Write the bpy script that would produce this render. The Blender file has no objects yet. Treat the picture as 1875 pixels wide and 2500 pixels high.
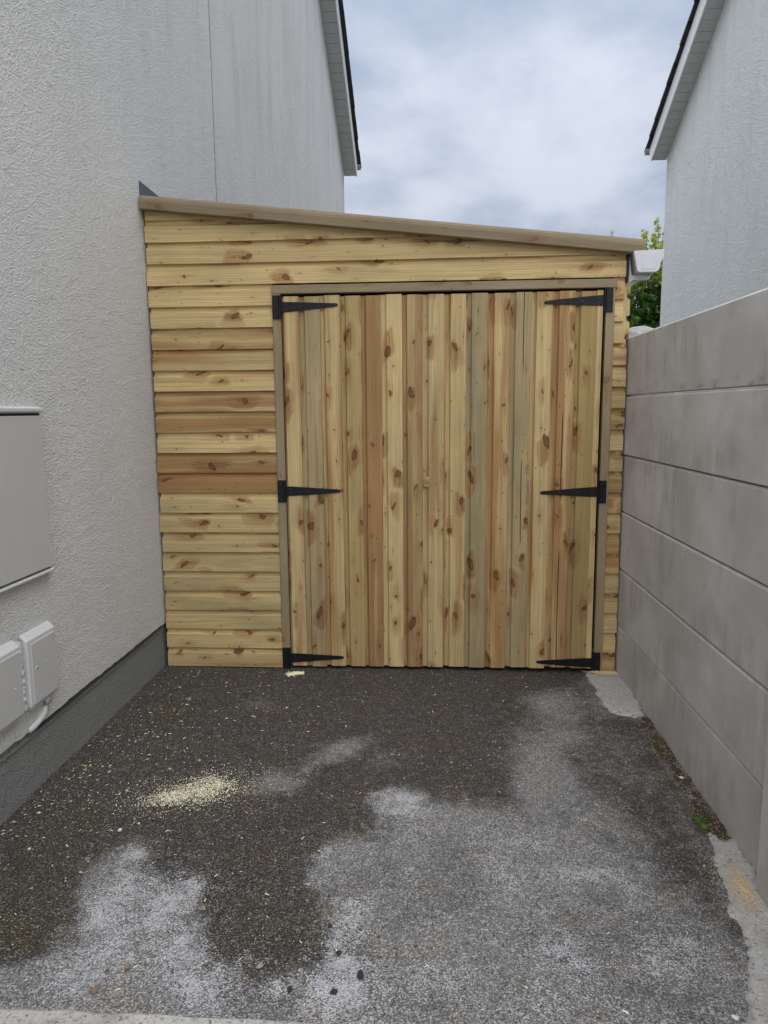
import bpy, bmesh, math, random
import numpy as np
from mathutils import Vector, Matrix

rnd = random.Random(11)
rng = np.random.default_rng(5)
scene = bpy.context.scene
col = scene.collection

# ------------------------------------------------------------------ camera
CAM_H = 1.41
YAW, PITCH, ROLL = 0.0631835, 0.1416309, -0.0087572
fw = Vector((-math.sin(YAW) * math.cos(PITCH), math.cos(YAW) * math.cos(PITCH), -math.sin(PITCH)))
r0 = Vector((math.cos(YAW), math.sin(YAW), 0))
u0 = r0.cross(fw)
rr = r0 * math.cos(ROLL) + u0 * math.sin(ROLL)
uu = u0 * math.cos(ROLL) - r0 * math.sin(ROLL)
cam_d = bpy.data.cameras.new('camera')
cam = bpy.data.objects.new('camera', cam_d)
col.objects.link(cam)
cam.matrix_world = Matrix(((rr.x, uu.x, -fw.x, 0), (rr.y, uu.y, -fw.y, 0), (rr.z, uu.z, -fw.z, CAM_H), (0, 0, 0, 1)))
cam_d.sensor_fit = 'VERTICAL'
cam_d.sensor_height = 36.0
cam_d.lens = 1731.18 / 2500 * 36.0
cam_d.clip_start = 0.05
cam_d.clip_end = 2000
scene.camera = cam
scene.render.resolution_x = 768
scene.render.resolution_y = 1024

# ------------------------------------------------------------------ node helpers
class G:
    """tiny helper around a node tree"""
    def __init__(s, nt):
        s.nt = nt
    def n(s, t, ins=None, **props):
        nd = s.nt.nodes.new(t)
        for k, v in props.items():
            setattr(nd, k, v)
        if ins:
            for k, v in ins.items():
                s.set(nd.inputs[k], v)
        return nd
    def set(s, sock, v):
        if isinstance(v, bpy.types.NodeSocket):
            s.nt.links.new(v, sock)
        elif v is not None:
            if isinstance(v, tuple) and len(v) == 3 and sock.type == 'RGBA':
                v = (*v, 1)
            sock.default_value = v
    def m(s, op, a, b=None, c=None, clamp=False):
        nd = s.nt.nodes.new('ShaderNodeMath'); nd.operation = op; nd.use_clamp = clamp
        for i, v in enumerate((a, b, c)):
            if v is not None: s.set(nd.inputs[i], v)
        return nd.outputs[0]
    def add(s, a, b): return s.m('ADD', a, b)
    def mul(s, a, b): return s.m('MULTIPLY', a, b)
    def sub(s, a, b): return s.m('SUBTRACT', a, b)
    def ss(s, x, lo, hi, a=0.0, b=1.0):
        nd = s.nt.nodes.new('ShaderNodeMapRange'); nd.interpolation_type = 'SMOOTHSTEP'
        for k, v in zip(('Value', 'From Min', 'From Max', 'To Min', 'To Max'), (x, lo, hi, a, b)):
            s.set(nd.inputs[k], v)
        return nd.outputs['Result']
    def mix(s, f, a, b, blend='MIX'):
        nd = s.nt.nodes.new('ShaderNodeMix'); nd.data_type = 'RGBA'; nd.blend_type = blend
        s.set(nd.inputs[0], f); s.set(nd.inputs[6], a); s.set(nd.inputs[7], b)
        return nd.outputs[2]
    def xyz(s, x=0.0, y=0.0, z=0.0):
        nd = s.nt.nodes.new('ShaderNodeCombineXYZ')
        for i, v in enumerate((x, y, z)): s.set(nd.inputs[i], v)
        return nd.outputs[0]
    def sep(s, v):
        nd = s.nt.nodes.new('ShaderNodeSeparateXYZ'); s.set(nd.inputs[0], v); return nd.outputs
    def noise(s, v, scale=1.0, detail=3.0, rough=0.55, dist=0.0, out='Fac', dims='3D'):
        nd = s.nt.nodes.new('ShaderNodeTexNoise'); nd.noise_dimensions = dims
        s.set(nd.inputs['Vector'], v)
        nd.inputs['Scale'].default_value = scale; nd.inputs['Detail'].default_value = detail
        nd.inputs['Roughness'].default_value = rough; nd.inputs['Distortion'].default_value = dist
        return nd.outputs[out]
    def vor(s, v, scale=1.0, feature='F1', dims='3D', rand=1.0):
        nd = s.nt.nodes.new('ShaderNodeTexVoronoi'); nd.feature = feature; nd.voronoi_dimensions = dims
        s.set(nd.inputs['Vector'], v); nd.inputs['Scale'].default_value = scale
        nd.inputs['Randomness'].default_value = rand
        return nd
    def attr(s, name, typ='OBJECT', out='Fac'):
        nd = s.nt.nodes.new('ShaderNodeAttribute'); nd.attribute_name = name; nd.attribute_type = typ
        return nd.outputs[out]
    def pos(s):
        return s.nt.nodes.new('ShaderNodeNewGeometry').outputs['Position']
    def bump(s, h, dist, strength=1.0, normal=None):
        nd = s.nt.nodes.new('ShaderNodeBump'); nd.inputs['Distance'].default_value = dist
        nd.inputs['Strength'].default_value = strength
        s.set(nd.inputs['Height'], h)
        if normal is not None: s.set(nd.inputs['Normal'], normal)
        return nd.outputs['Normal']

def new_mat(name):
    m = bpy.data.materials.new(name); m.use_nodes = True
    nt = m.node_tree; nt.nodes.clear()
    g = G(nt)
    out = g.n('ShaderNodeOutputMaterial')
    b = g.n('ShaderNodeBsdfPrincipled')
    nt.links.new(b.outputs[0], out.inputs['Surface'])
    g.b = b
    return m, g

def plain(name, c, rough=0.6, metal=0.0, var=0.12, scale=30, bump=0.0, spec=0.5):
    m, g = new_mat(name)
    p = g.pos()
    n = g.noise(p, scale, 4, 0.6)
    lo = tuple(x * (1 - var) for x in c); hi = tuple(min(1, x * (1 + var)) for x in c)
    g.set(g.b.inputs['Base Color'], g.mix(n, lo, hi))
    g.b.inputs['Roughness'].default_value = rough
    g.b.inputs['Metallic'].default_value = metal
    g.b.inputs['Specular IOR Level'].default_value = spec
    if bump: g.set(g.b.inputs['Normal'], g.bump(n, bump))
    return m

# ------------------------------------------------------------------ world: overcast sky
SUN_EL, SUN_AZ = math.radians(60), math.radians(186)     # azimuth from +Y towards +X
world = bpy.data.worlds.new('World'); scene.world = world; world.use_nodes = True
wt = world.node_tree; wt.nodes.clear(); g = G(wt)
wo = g.n('ShaderNodeOutputWorld'); bg = g.n('ShaderNodeBackground')
wt.links.new(bg.outputs[0], wo.inputs['Surface'])
sky = g.n('ShaderNodeTexSky'); sky.sky_type = 'NISHITA'; sky.sun_disc = False
sky.sun_elevation = SUN_EL; sky.sun_rotation = SUN_AZ
tc = g.n('ShaderNodeTexCoord').outputs['Generated']
d = g.sep(g.n('ShaderNodeVectorMath', {0: tc}, operation='NORMALIZE').outputs[0])
zz = g.m('MAXIMUM', d[2], 0.0)
zc = g.add(zz, 0.16)
pv = g.xyz(g.add(g.m('DIVIDE', d[0], zc), 3.7), g.add(g.mul(g.m('DIVIDE', d[1], zc), 1.0), 1.9), 0.4)
c1 = g.noise(pv, 0.85, 7, 0.52, 0.35)
c2 = g.noise(pv, 2.3, 6, 0.55, 0.2)
cl = g.ss(g.add(g.mul(c1, 0.72), g.mul(c2, 0.28)), 0.39, 0.60)
cloud = g.mix(cl, (3.75, 4.35, 5.55), (7.3, 7.7, 8.6))
lum = g.mul(g.add(1.0, g.mul(zz, 2.0)), 0.222)                        # overcast: brighter towards the zenith
cloud = g.mix(1.0, cloud, g.xyz(lum, lum, lum), 'MULTIPLY')
g.set(bg.inputs['Color'], g.mix(0.93, sky.outputs[0], cloud))
bg.inputs['Strength'].default_value = 0.105

sun_d = bpy.data.lights.new('sun', 'SUN'); sun_d.energy = 1.5; sun_d.angle = math.radians(100)
sun_d.color = (1.0, 0.965, 0.92)
sun = bpy.data.objects.new('sun', sun_d); col.objects.link(sun)
sdir = Vector((math.sin(SUN_AZ) * math.cos(SUN_EL), math.cos(SUN_AZ) * math.cos(SUN_EL), math.sin(SUN_EL)))
sun.rotation_euler = sdir.to_track_quat('Z', 'Y').to_euler()
sun.location = (4, -4, 12)
vs = scene.view_settings
vs.view_transform = 'Standard'; vs.look = 'None'; vs.gamma = 1.0; vs.use_curve_mapping = False
vs.exposure = 1.40
scene.render.engine = 'CYCLES'
scene.cycles.max_bounces = 6; scene.cycles.diffuse_bounces = 4; scene.cycles.glossy_bounces = 2; scene.cycles.transmission_bounces = 3

# ------------------------------------------------------------------ geometry helpers
class MB:
    def __init__(s):
        s.v = []; s.f = []
    def poly(s, pts, faces):
        o = len(s.v); s.v += [tuple(p) for p in pts]; s.f += [tuple(i + o for i in f) for f in faces]
        return s
    def box(s, x0, x1, y0, y1, z0, z1):
        p = [(x, y, z) for z in (z0, z1) for y in (y0, y1) for x in (x0, x1)]
        return s.poly(p, [(0, 2, 3, 1), (4, 5, 7, 6), (0, 1, 5, 4), (2, 6, 7, 3), (0, 4, 6, 2), (1, 3, 7, 5)])
    def prism(s, pts, vec):
        """closed polygon of 3-D points extruded along vec"""
        n = len(pts); q = [Vector(p) for p in pts]; e = [p + Vector(vec) for p in q]
        fs = [tuple(range(n)), tuple(range(2 * n - 1, n - 1, -1))]
        fs += [(i, i + n, (i + 1) % n + n, (i + 1) % n) for i in range(n)]
        return s.poly(q + e, fs)
    def tube(s, path, r, seg=8, radii=None):
        pts = [Vector(p) for p in path]; rings = []
        o = len(s.v); up = Vector((0.13, 0.21, 0.97))
        for i, p in enumerate(pts):
            t = (pts[min(i + 1, len(pts) - 1)] - pts[max(i - 1, 0)]).normalized()
            a = t.cross(up)
            if a.length < 1e-3: a = t.cross(Vector((1, 0, 0)))
            a.normalize(); b = t.cross(a)
            R = radii[i] if radii else r
            for k in range(seg):
                w = 2 * math.pi * k / seg
                s.v.append(tuple(p + (a * math.cos(w) + b * math.sin(w)) * R))
        for i in range(len(pts) - 1):
            for k in range(seg):
                k2 = (k + 1) % seg
                s.f.append((o + i * seg + k, o + i * seg + k2, o + (i + 1) * seg + k2, o + (i + 1) * seg + k))
        s.f.append(tuple(o + k for k in range(seg - 1, -1, -1)))
        s.f.append(tuple(o + (len(pts) - 1) * seg + k for k in range(seg)))
        return s
    def cyl(s, c, axis, r, h, seg=12):
        c = Vector(c); a = Vector(axis).normalized()
        return s.tube([c, c + a * h], r, seg)
    def mesh(s, name):
        me = bpy.data.meshes.new(name); me.from_pydata(s.v, [], s.f)
        bm = bmesh.new(); bm.from_mesh(me)
        bmesh.ops.recalc_face_normals(bm, faces=bm.faces)
        bm.to_mesh(me); bm.free()
        return me
    def build(s, name, mat, parent=None, bevel=0.0, seg=2, smooth=False, wn=False):
        return link(name, s.mesh(name), mat, parent, bevel, seg, smooth)

def link(name, me, mat, parent=None, bevel=0.0, seg=2, smooth=False):
    o = bpy.data.objects.new(name, me); col.objects.link(o)
    if mat is not None and not me.materials: me.materials.append(mat)
    if parent: 
        o.parent = parent
    if bevel:
        b = o.modifiers.new('bevel', 'BEVEL'); b.width = bevel; b.segments = seg
        b.limit_method = 'ANGLE'; b.angle_limit = math.radians(40)
    if smooth:
        for p in me.polygons: p.use_smooth = True
    return o

def empty(name, loc=(0, 0, 0)):
    o = bpy.data.objects.new(name, None); col.objects.link(o); o['base'] = 0
    del o['base']
    o.empty_display_size = 0.2
    return o

def tag(o, label=None, cat=None, group=None, kind=None):
    if label: o['label'] = label
    if cat: o['category'] = cat
    if group: o['group'] = group
    if kind: o['kind'] = kind
    return o

# numpy value noise
def vnoise(x, y, seed=0):
    r = np.random.default_rng(seed); T = r.random((64, 64))
    xi = np.floor(x).astype(int); yi = np.floor(y).astype(int)
    fx = x - xi; fy = y - yi; fx = fx * fx * (3 - 2 * fx); fy = fy * fy * (3 - 2 * fy)
    a = T[xi % 64, yi % 64]; b = T[(xi + 1) % 64, yi % 64]; c = T[xi % 64, (yi + 1) % 64]; e = T[(xi + 1) % 64, (yi + 1) % 64]
    return (a * (1 - fx) + b * fx) * (1 - fy) + (c * (1 - fx) + e * fx) * fy
def fbm(x, y, f, oct=4, seed=0):
    s = 0; a = 0.5; t = 0
    for i in range(oct):
        s = s + a * vnoise(x * f + 17.3 * i, y * f + 5.1 * i, seed + i); t += a; a *= 0.55; f *= 2.03
    return s / t
def sdist(px, py, poly):
    """signed distance, positive inside"""
    n = len(poly); dmin = np.full(px.shape, 1e9); ins = np.zeros(px.shape, bool)
    for i in range(n):
        ax, ay = poly[i]; bx, by = poly[(i + 1) % n]
        ex, ey = bx - ax, by - ay
        t = np.clip(((px - ax) * ex + (py - ay) * ey) / (ex * ex + ey * ey + 1e-12), 0, 1)
        dmin = np.minimum(dmin, np.hypot(px - ax - t * ex, py - ay - t * ey))
        c = ((ay > py) != (by > py)) & (px < (bx - ax) * (py - ay) / (by - ay + 1e-12) + ax)
        ins ^= c
    return np.where(ins, dmin, -dmin)
def sstep(x, a, b):
    t = np.clip((x - a) / (b - a), 0, 1); return t * t * (3 - 2 * t)

# ------------------------------------------------------------------ key dimensions (metres)
D = 3.736            # front plane of the shed cladding
XL = -1.4666         # face of the rendered house wall
XR = 1.0105          # face of the concrete panel wall
PITCH_B = 0.1083     # cover width of a cladding board
def gh(x, y):
    """height of the driveway"""
    return -0.022 * np.clip((x - 0.2) / 0.8, 0, 1) * np.clip((3.4 - y) / 1.6, 0, 1)

# ------------------------------------------------------------------ materials
def make_wood(name, sap, heart, dull=None, rough_sawn=0.0, knots=1.0):
    m, g = new_mat(name)
    uv = g.n('ShaderNodeUVMap'); uv.uv_map = 'UVMap'
    s = g.sep(uv.outputs[0]); u, v = s[0], s[1]
    a_heart = g.attr('heart'); a_green = g.attr('green'); a_grey = g.attr('grey')
    a_yel = g.attr('yellow'); a_br = g.attr('bright'); a_crack = g.attr('crack'); a_cv = g.attr('crack_v')
    # knots ---------------------------------------------------------
    ws = g.sep(g.noise(g.xyz(g.mul(u, 16), g.mul(v, 34)), 1, 4, 0.66, out='Color'))
    w1, w2 = ws[0], ws[1]
    ku = g.add(g.mul(u, 6.4), g.mul(g.sub(w1, 0.5), 0.34)); kv = g.add(g.mul(v, 8.8), g.mul(g.sub(w2, 0.5), 0.26))
    vo = g.vor(g.xyz(ku, kv), 1.0, dims='2D', rand=1.0)
    rc = g.sep(vo.outputs['Color'])
    pp = g.sep(vo.outputs['Position'])
    du = g.sub(ku, pp[0]); dv = g.sub(kv, pp[1])
    rad = g.add(0.020, g.mul(g.m('POWER', rc[0], 2.4), 0.135 * knots))
    ang = g.mul(g.sub(rc[2], 0.5), 2.2)
    # slanted, elongated knots for some cells
    dus = g.add(du, g.mul(dv, ang)); elong = g.add(0.75, g.mul(rc[1], 0.7))
    dk = g.m('SQRT', g.add(g.m('POWER', g.mul(dus, elong), 2), g.m('POWER', dv, 2)))
    dh = g.m('SQRT', g.add(g.m('POWER', g.mul(du, g.add(0.16, g.mul(rc[1], 0.30))), 2), g.m('POWER', dv, 2)))
    q = g.m('DIVIDE', dk, rad)
    knot = g.ss(q, 1.05, 0.78)
    ring = g.mul(g.ss(q, 0.55, 0.9), g.ss(q, 1.25, 0.95))
    qh = g.m('DIVIDE', dh, g.mul(rad, 2.6))
    halo = g.m('EXPONENT', g.mul(g.m('POWER', qh, 2), -1.0))
    big = g.ss(rc[0], 0.35, 0.9)
    halo = g.mul(halo, g.add(0.25, g.mul(big, 0.75)))
    ve = g.vor(g.xyz(ku, kv), 1.0, 'DISTANCE_TO_EDGE', '2D').outputs['Distance']
    inn = g.ss(ve, 0.01, 0.16)
    halo = g.mul(halo, inn)
    # grain ---------------------------------------------------------
    push = g.mul(g.m('DIVIDE', dv, 8.8), g.m('EXPONENT', g.mul(g.m('POWER', g.m('DIVIDE', dh, g.mul(rad, 2.4)), 2), -1)))
    vg = g.sub(v, g.mul(g.mul(push, 0.85), inn))
    drift = g.noise(g.xyz(g.mul(u, 1.1), g.mul(vg, 5)), 1, 2, 0.5)
    vd = g.add(vg, g.mul(g.sub(drift, 0.5), 0.055))
    rings = g.m('SINE', g.mul(vd, 560))
    rings2 = g.noise(g.xyz(g.mul(u, 0.9), g.mul(vd, 70)), 1, 4, 0.68)
    fine = g.noise(g.xyz(g.mul(u, 6), g.mul(vg, 420)), 1, 2, 0.6)
    grain = g.add(g.mul(g.add(g.mul(rings, 0.5), 0.5), 0.13), g.mul(rings2, 0.87))
    # pin knots
    vp = g.vor(g.xyz(g.mul(u, 15), g.mul(v, 24)), 1.0, dims='2D'); pc = g.sep(vp.outputs['Color'])
    pin = g.mul(g.ss(vp.outputs['Distance'], g.add(0.05, g.mul(pc[1], 0.09)), 0.03), g.ss(pc[0], 0.86, 0.92))
    # heartwood streaks -----------------------------------------------
    hs = g.noise(g.xyz(g.mul(u, 0.75), g.mul(vd, 17), 3.1), 1, 3, 0.5)
    th = g.sub(0.78, g.mul(a_heart, 0.55))
    hm = g.ss(hs, g.sub(th, 0.03), g.add(th, 0.20))
    gs = g.noise(g.xyz(g.mul(u, 1.6), g.mul(v, 11), 9.2), 1, 4, 0.6)
    gm = g.mul(g.ss(gs, g.sub(0.72, g.mul(a_green, 0.5)), 0.85), g.add(0.25, a_green))
    c = g.mix(g.ss(grain, 0.2, 0.8), tuple(x * 0.66 for x in sap), tuple(min(1, x * 1.12) for x in sap))
    c = g.mix(g.mul(hm, 0.85), c, g.mix(grain, tuple(x * 0.68 for x in heart), tuple(x * 1.45 for x in heart)))
    c = g.mix(g.mul(a_yel, 0.75), c, g.mix(grain, (0.30, 0.20, 0.062), (0.42, 0.30, 0.10)))
    c = g.mix(g.m('MINIMUM', gm, 0.8), c, g.mix(grain, (0.24, 0.205, 0.10), (0.40, 0.35, 0.185)))
    c = g.mix(g.mul(a_grey, 0.8), c, g.mix(grain, (0.19, 0.165, 0.105), (0.33, 0.29, 0.19)))
    c = g.mix(g.mul(halo, 0.80), c, g.mix(g.ss(grain, 0.3, 0.7), (0.20, 0.088, 0.030), (0.42, 0.225, 0.085)))
    ringsk = g.m('SINE', g.mul(dk, 190))
    kc = g.mix(g.add(0.5, g.mul(ringsk, 0.35)), (0.115, 0.052, 0.020), (0.25, 0.125, 0.052))
    c = g.mix(g.mul(knot, 0.92), c, kc)
    c = g.mix(g.mul(ring, 0.72), c, (0.050, 0.026, 0.013))
    c = g.mix(g.mul(pin, 0.8), c, (0.11, 0.055, 0.025))
    c = g.mix(g.ss(fine, 0.45, 0.8, 0.0, 0.30), c, tuple(x * 0.55 for x in heart))
    if dull: c = g.mix(g.noise(g.xyz(g.mul(u, 2), g.mul(v, 20)), 1, 4, 0.6), c, dull)
    # drying cracks ----------------------------------------------------
    cw = g.noise(g.xyz(g.mul(u, 3.0), 0.0, 4.4), 1, 3, 0.6)
    cx = g.m('ABSOLUTE', g.sub(g.sub(v, a_cv), g.mul(g.sub(cw, 0.5), 0.012)))
    cm = g.noise(g.xyz(g.mul(u, 1.9), 3.3, 1.1), 1, 1, 0.5)
    ck = g.mul(g.mul(g.ss(cx, 0.0024, 0.0010), g.ss(cm, 0.45, 0.52)), a_crack)
    c = g.mix(ck, c, (0.015, 0.010, 0.006))
    # blotchy large-scale tone + per board brightness
    bl = g.noise(g.xyz(g.mul(u, 2.3), g.mul(v, 6), 2.0), 1, 3, 0.5)
    tone = g.mul(a_br, g.add(0.70, g.mul(bl, 0.56)))
    c = g.mix(1.0, c, g.xyz(tone, tone, tone), 'MULTIPLY')
    g.set(g.b.inputs['Base Color'], c)
    g.b.inputs['Roughness'].default_value = 0.72
    g.b.inputs['Specular IOR Level'].default_value = 0.25
    fb = g.noise(g.xyz(g.mul(u, 5), g.mul(v, 300)), 1, 2, 0.6)
    hgt = g.sub(g.mul(fb, 0.6 + rough_sawn), g.mul(ck, 3.0))
    g.set(g.b.inputs['Normal'], g.bump(hgt, 0.0012))
    return m

M = {}
M['clad'] = make_wood('cladding_timber', (0.645, 0.490, 0.243), (0.345, 0.180, 0.070))
M['frame'] = make_wood('frame_timber', (0.40, 0.315, 0.185), (0.30, 0.20, 0.115), dull=(0.27, 0.215, 0.14), rough_sawn=0.5, knots=0.8)

def make_render(name, base, dirt_and_shade, warm, fscale=1.0, streak=1.0):
    m, g = new_mat(name)
    p = g.pos(); s = g.sep(p)
    n1 = g.noise(p, 62 * fscale, 3, 0.6, 0.35)
    n2 = g.noise(p, 170 * fscale, 2, 0.5)
    vo = g.vor(p, 95 * fscale, 'F1')
    nb = g.noise(p, 13 * fscale, 2, 0.5)
    h = g.add(g.add(n1, g.mul(vo.outputs['Distance'], 0.55)), g.mul(nb, 1.1))
    # streaks washed down the wall
    st = g.noise(g.xyz(g.mul(s[0], 7), g.mul(s[1], 4.2), g.mul(s[2], 0.85)), 1, 7, 0.72, 0.2)
    bl = g.noise(p, 0.9, 4, 0.55)
    up = g.ss(s[2], 1.8, 4.5)
    sm = g.mul(g.ss(st, 0.42, 0.72), g.add(0.10, g.mul(up, 0.42 * streak)))
    c = g.mix(bl, tuple(x * 0.90 for x in base), tuple(min(1, x * 1.06) for x in base))
    c = g.mix(sm, c, dirt_and_shade)
    lo = g.mul(g.ss(s[2], 2.4, 0.5), g.ss(g.noise(p, 1.7, 4, 0.6), 0.35, 0.7))
    c = g.mix(g.mul(lo, 0.55), c, warm)
    c = g.mix(g.ss(n1, 0.50, 0.34, 0.0, 0.22), c, dirt_and_shade)           # relief shade put into the colour: hollows of the roughcast darker
    spk = g.ss(g.noise(p, 8, 2, 0.5), 0.68, 0.76)
    c = g.mix(g.mul(spk, 0.16), c, dirt_and_shade)
    g.set(g.b.inputs['Base Color'], c)
    g.b.inputs['Roughness'].default_value = 0.9
    g.b.inputs['Specular IOR Level'].default_value = 0.2
    g.set(g.b.inputs['Normal'], g.bump(h, 0.0165 / fscale, 1.0))
    return m
M['render_a'] = make_render('roughcast_white', (0.745, 0.743, 0.728), (0.50, 0.502, 0.505), (0.66, 0.645, 0.615), 1.8)
M['render_b'] = make_render('roughcast_pale', (0.76, 0.785, 0.785), (0.54, 0.565, 0.57), (0.68, 0.69, 0.69), 0.75, 0.6)
M['plinth'] = make_render('plinth_paint', (0.262, 0.278, 0.268), (0.18, 0.193, 0.186), (0.275, 0.285, 0.27), 1.7)

def make_concrete(name, c0, streak=1.0, speck=0.0):
    m, g = new_mat(name)
    p = g.pos(); s = g.sep(p)
    tn = g.attr('tone')
    bl = g.noise(g.n('ShaderNodeVectorMath', {0: p, 1: g.xyz(0, 0, g.mul(tn, 9))}, operation='ADD').outputs[0], 2.6, 6, 0.6, 0.4)
    c = g.mix(g.ss(bl, 0.3, 0.7), tuple(x * 0.84 for x in c0), tuple(x * 1.14 for x in c0))
    # the cast face: brownish weather streaks below the upper edge of each panel
    st = g.noise(g.xyz(g.mul(s[0], 9), g.mul(s[1], 13), g.add(g.mul(s[2], 2.6), g.mul(tn, 5))), 1, 6, 0.68, 0.25)
    ar = g.noise(g.xyz(s[0], g.mul(s[1], 2.1), g.add(g.mul(s[2], 4.2), g.mul(tn, 3))), 1, 4, 0.55, 0.5)
    stm = g.mul(g.ss(st, 0.40, 0.66), g.ss(ar, 0.42, 0.60))
    c = g.mix(g.mul(stm, 0.55 * streak), c, (c0[0] * 0.60, c0[1] * 0.565, c0[2] * 0.53))
    st2 = g.noise(g.xyz(g.mul(s[0], 9), g.mul(s[1], 34), g.add(g.mul(s[2], 1.5), 7.0)), 1, 4, 0.6)
    c = g.mix(g.mul(g.mul(g.ss(st2, 0.56, 0.72), g.ss(ar, 0.44, 0.6)), 0.35 * streak), c, tuple(x * 1.25 for x in c0))
    ru = g.noise(p, 1.3, 3, 0.5)
    c = g.mix(g.ss(ru, 0.58, 0.75, 0.0, 0.14), c, (c0[0] * 0.80, c0[1] * 0.70, c0[2] * 0.60))
    mo = g.mul(g.mul(g.ss(s[2], 1.535, 1.478), g.ss(s[2], 1.470, 1.476)), g.ss(g.noise(g.xyz(0.0, g.mul(s[1], 9), g.mul(s[2], 20)), 1, 4, 0.65), 0.48, 0.66))
    c = g.mix(g.mul(mo, 0.55 * streak), c, (0.16, 0.16, 0.085))
    pin = g.vor(p, 42, 'F1'); pr = g.sep(pin.outputs['Color'])
    pm = g.mul(g.ss(pin.outputs['Distance'], 0.14, 0.08), g.ss(pr[0], 0.86, 0.9))
    c = g.mix(g.mul(pm, 0.7), c, (0.05, 0.048, 0.045))
    fn = g.noise(p, 160, 3, 0.6)
    c = g.mix(g.mul(g.ss(fn, 0.45, 0.75), 0.30), c, tuple(x * 0.68 for x in c0))
    if speck:
        sv = g.vor(p, 150, 'F1'); sr = g.sep(sv.outputs['Color'])
        gr = g.noise(p, 230, 3, 0.7)
        c = g.mix(g.mul(g.ss(sr[0], 0.55, 0.95), speck), c, g.mix(sr[1], (0.10, 0.095, 0.09), (0.62, 0.60, 0.56)))
        c = g.mix(g.mul(g.ss(gr, 0.5, 0.72), speck), c, tuple(x * 0.42 for x in c0))
        dn = g.noise(p, 7, 5, 0.65)
        c = g.mix(g.mul(g.ss(dn, 0.5, 0.7), 0.6 * speck), c, (0.16, 0.13, 0.095))
    b = g.add(0.93, g.mul(tn, 0.14))
    c = g.mix(1.0, c, g.xyz(b, b, b), 'MULTIPLY')
    g.set(g.b.inputs['Base Color'], c)
    g.b.inputs['Roughness'].default_value = 0.78
    g.b.inputs['Specular IOR Level'].default_value = 0.3
    g.set(g.b.inputs['Normal'], g.bump(g.sub(g.mul(fn, 0.5), pm), 0.0016))
    return m
M['panel'] = make_concrete('precast_concrete', (0.595, 0.592, 0.582))
M['kerb'] = make_concrete('kerb_concrete', (0.50, 0.485, 0.455), 0.5, 0.8)

def make_asphalt():
    m, g = new_mat('asphalt')
    p = g.pos()
    dry = g.attr('dry', 'GEOMETRY'); blm = g.attr('bloom', 'GEOMETRY'); moss = g.attr('moss', 'GEOMETRY')
    wp = g.n('ShaderNodeVectorMath', {0: p, 1: g.n('ShaderNodeVectorMath', {0: g.noise(p, 60, 2, 0.5, out='Color'), 'Scale': 0.006}, operation='SCALE').outputs[0]}, operation='ADD').outputs[0]
    v1 = g.vor(wp, 225, 'F1')
    r1 = g.sep(v1.outputs['Color']); e1 = v1.outputs['Distance']
    gr = g.noise(p, 250, 4, 0.78); gf = g.ss(gr, 0.33, 0.68)
    n = g.noise(p, 26, 5, 0.68); nl = g.noise(p, 5.5, 5, 0.62)
    d2 = g.ss(g.add(dry, g.add(g.mul(g.sub(n, 0.5), 0.75), g.mul(g.sub(nl, 0.5), 0.45))), 0.12, 0.88)
    st = g.add(g.mul(r1[0], 0.5), g.mul(gf, 0.5))
    st = g.mul(st, g.ss(e1, 0.85, 0.35, 0.35, 1.0))
    dark = g.mix(st, (0.014, 0.0125, 0.011), (0.128, 0.114, 0.101))
    dark = g.mix(g.ss(r1[1], 0.94, 0.98, 0, 0.6), dark, (0.22, 0.20, 0.175))
    drc = g.mix(st, (0.075, 0.074, 0.075), (0.47, 0.465, 0.46))
    drc = g.mix(g.ss(r1[1], 0.93, 0.97, 0, 0.7), drc, (0.60, 0.58, 0.55))
    drc = g.mix(g.ss(r1[1], 0.06, 0.03, 0, 0.7), drc, (0.035, 0.034, 0.034))
    c = g.mix(d2, dark, drc)
    brn = g.ss(nl, 0.46, 0.66, 0.0, 0.5)
    c = g.mix(g.mul(brn, g.sub(1.0, g.mul(d2, 0.6))), c, g.mix(1.0, c, (1.30, 1.06, 0.74), 'MULTIPLY'))
    c = g.mix(g.mul(moss, g.ss(n, 0.35, 0.65)), c, g.mix(st, (0.020, 0.018, 0.006), (0.115, 0.098, 0.032)))
    bm_ = g.ss(g.add(blm, g.add(g.mul(g.sub(n, 0.5), 1.5), g.mul(g.sub(st, 0.4), 1.5))), 0.15, 1.15)
    c = g.mix(g.mul(bm_, 0.80), c, g.mix(gf, (0.40, 0.41, 0.435), (0.74, 0.75, 0.78)))
    g.set(g.b.inputs['Base Color'], c)
    g.set(g.b.inputs['Roughness'], g.add(0.72, g.mul(d2, 0.2)))
    g.b.inputs['Specular IOR Level'].default_value = 0.32
    vb = g.vor(p, 205, 'F1')
    h = g.add(g.mul(g.sub(1.0, vb.outputs['Distance']), 0.75), g.mul(g.noise(p, 210, 2, 0.75), 0.8))
    g.set(g.b.inputs['Normal'], g.bump(h, 0.0065, 0.85))
    return m
M['asphalt'] = make_asphalt()

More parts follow.
